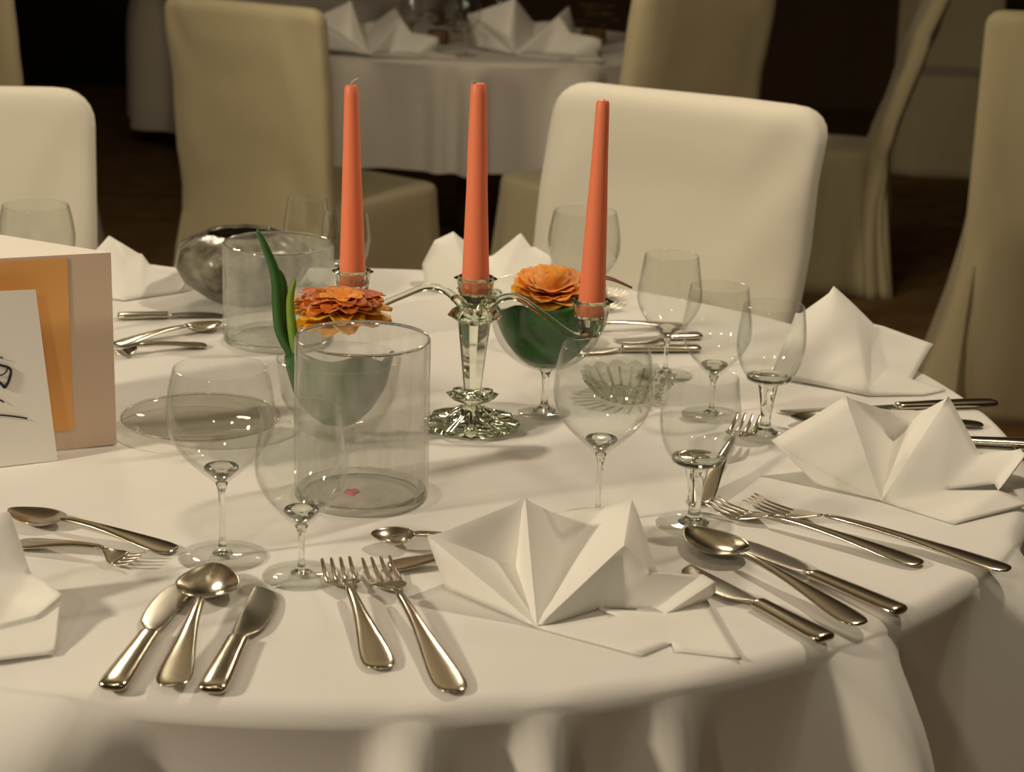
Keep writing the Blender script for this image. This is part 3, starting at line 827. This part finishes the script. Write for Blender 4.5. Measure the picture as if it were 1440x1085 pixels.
# the two chairs across the table face us: their backs are beyond the table edge
def topz(px, py, y): return VY(px, py, y).z
yr = 2.95
chair('cream slipcovered chair facing us behind the right candle', (VY(930, 280, yr).x-.138, yr-.22, 0), R(180-32), w=.50, top=topz(965, 133, yr+.05), material=COVER, seed=1.3, lean=.115, amp=.013, rc=.055, th=.085)
yl = 2.95
chair('cream slipcovered chair facing us at the left frame edge', (VY(-18, 280, yl).x, yl-.28, 0), R(180+12), w=.47, top=topz(40, 121, yl+.05), material=COVER, seed=4.1, lean=.07, amp=.008, rc=.06, th=.085)
# chairs of the table behind, turned away from us
y1 = 4.72
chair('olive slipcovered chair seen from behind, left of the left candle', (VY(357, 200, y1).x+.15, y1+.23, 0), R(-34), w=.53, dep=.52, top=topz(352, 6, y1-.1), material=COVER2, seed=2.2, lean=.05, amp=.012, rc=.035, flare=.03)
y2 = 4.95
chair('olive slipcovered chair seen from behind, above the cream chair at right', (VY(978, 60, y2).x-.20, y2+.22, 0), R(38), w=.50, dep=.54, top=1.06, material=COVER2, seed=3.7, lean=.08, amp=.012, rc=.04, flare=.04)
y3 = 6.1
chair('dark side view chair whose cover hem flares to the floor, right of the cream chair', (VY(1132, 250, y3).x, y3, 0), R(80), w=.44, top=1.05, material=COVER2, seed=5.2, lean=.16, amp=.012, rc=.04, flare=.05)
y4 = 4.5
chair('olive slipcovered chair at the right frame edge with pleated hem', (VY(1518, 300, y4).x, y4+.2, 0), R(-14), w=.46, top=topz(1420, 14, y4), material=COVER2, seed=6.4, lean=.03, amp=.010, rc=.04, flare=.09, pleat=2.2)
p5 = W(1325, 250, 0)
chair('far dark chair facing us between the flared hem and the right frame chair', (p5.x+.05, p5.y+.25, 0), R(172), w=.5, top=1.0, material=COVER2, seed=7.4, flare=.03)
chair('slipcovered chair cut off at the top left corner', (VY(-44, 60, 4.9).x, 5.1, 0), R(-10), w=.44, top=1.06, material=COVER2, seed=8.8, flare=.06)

# ------------------------------------------------------------------ the table behind
bc = W(640, 86); bc = Vector((bc.x+.03, bc.y+.76, 0))
table('round table in the background between the two olive chairs', bc, TR)
fb = [(R(-90+d_), w_, h_) for d_, w_, h_ in ((-62, .2, .05), (-30, .16, .05), (-6, .07, .02), (2, .08, .045), (30, .15, .05), (62, .2, .06), (110, .2, .05), (150, .2, .05), (190, .2, .05), (230, .2, .05))]
tablecloth('tablecloth', 'pale grey tablecloth hanging from the background table', bc+Vector((0, 0, TZ)), TR, .36, fb, CLOTH2, seg=240)
tc3 = W(420, 100, TZ); p = W(182, 175, .10)
c3 = Vector((p.x+.76, p.y+.3, 0))
table('round table far behind the olive chair at left', c3, TR)
tablecloth('tablecloth', 'dim tablecloth corner showing left of the olive chair', c3+Vector((0, 0, TZ)), TR, .65, [(R(a), .2, .07) for a in range(0, 360, 30)], CLOTH2, seg=240)

# its napkins, glasses and flowers
keys2 = list(n2)
def far_napkin(label, px, py, rz, s):
    src = bpy.data.objects['folded_napkin']; o = src.copy(); COL.objects.link(o)
    p = W(px, py); o.location = (p.x, p.y, TZ+.001); o.rotation_euler = (0, 0, rz); o.scale = (s, s, s*1.25); o['label'] = label
far_napkin('folded napkin on the background table, above the left candle', 528, 76, .3, 1.7)
far_napkin('folded napkin on the background table, above the right candle', 742, 76, -.1, 1.85)
dup(g1, W(655, 78), 0, 'wine glass on the background table between its two napkins')
dup(g2, W(578, 58), 0, 'small wine glass on the background table left of the larger one')
dup(g2, W(700, 52), 0, 'small wine glass on the background table behind the right napkin')
dup(g4, W(640, 46), 0, 'goblet at the back of the background table')
def posy(label, px, py, s, n=26):
    t = thing('dried_flowers', label, 'flowers', W(px, py))
    bm = new(); lathe(bm, [(0, .001), (.04*s, .001), (.05*s, .03*s), (.04*s, .06*s), (0, .06*s)], 24); fin(bm, 'bowl', DRIED, t)
    bm = new()
    for k in range(n):
        a = random.uniform(0, 2*PI); r = random.uniform(.0, .09)*s; h = random.uniform(.06, .14)*s
        c = Vector((r*math.cos(a), r*math.sin(a), h))
        for q in range(5):
            b = 2*PI*q/5+a; dd = Vector((math.cos(b), math.sin(b), .4))*.022*s; e_ = Vector((-math.sin(b), math.cos(b), 0))*.008*s
            vs = [bm.verts.new(x) for x in (c, c+dd*.6+e_, c+dd, c+dd*.6-e_)]; bm.faces.new(vs)
    fin(bm, 'blossoms', DRIED, t, solidify=.001)
    return t
posy('dried brown flower arrangement between the two napkins of the background table', 616, 62, .8)
posy('dried brown flowers near the right end of the background table', 834, 62, .95)

# ------------------------------------------------------------------ lights
WARM = (1.0, .85, .625)
def spot(name, loc, aim, power, size=150, blend=.6, rad=.05, col=WARM):
    l = bpy.data.lights.new(name, 'SPOT'); l.energy = power; l.color = col; l.spot_size = R(size); l.spot_blend = blend; l.shadow_soft_size = rad
    o = bpy.data.objects.new(name, l); COL.objects.link(o); o.location = loc
    o.rotation_euler = (Vector(aim)-Vector(loc)).to_track_quat('-Z', 'Y').to_euler(); return o
def bulb(name, loc, power, rad=.12):  # bare point light without a fitting, used for added fill
    l = bpy.data.lights.new(name, 'POINT'); l.energy = power; l.color = WARM; l.shadow_soft_size = rad
    o = bpy.data.objects.new(name, l); COL.objects.link(o); o.location = loc
spot('side_lamp', (-2.35, .45, 2.0), (-.1, 2.0, .75), 125, 80, .5, .12)
spot('ceiling_and_fill_spot', (.9, 2.5, 2.72), (.1, 2.1, .75), 55, 100, .6, .08)
spot('ceiling_and_fill_spot', (-.4, .6, 2.72), (-.1, 2.4, .9), 8, 85, .6, .08)
spot('ceiling_and_fill_spot', (-1.3, -1.6, 2.7), (-.3, 1.6, .6), 34, 110, .8, .15)  # added fill from behind the camera, lifts the hanging cloth
spot('ceiling_and_fill_spot', (1.3, -1.6, 2.7), (.3, 1.6, .6), 20, 110, .8, .15)  # weaker added fill on the right, no lamp known there
bulb('background_fill', (-1.0, 3.7, 1.95), 18)  # added fill for the ceiling, the rear chairs and the table behind
bulb('background_fill', (.2, 3.8, 1.95), 10)  # second added background fill, no real bulb hangs here
w = bpy.data.worlds.new('world'); SC.world = w; w.use_nodes = True
bg = w.node_tree.nodes['Background']; bg.inputs['Color'].default_value = (1, .78, .5, 1); bg.inputs['Strength'].default_value = .12
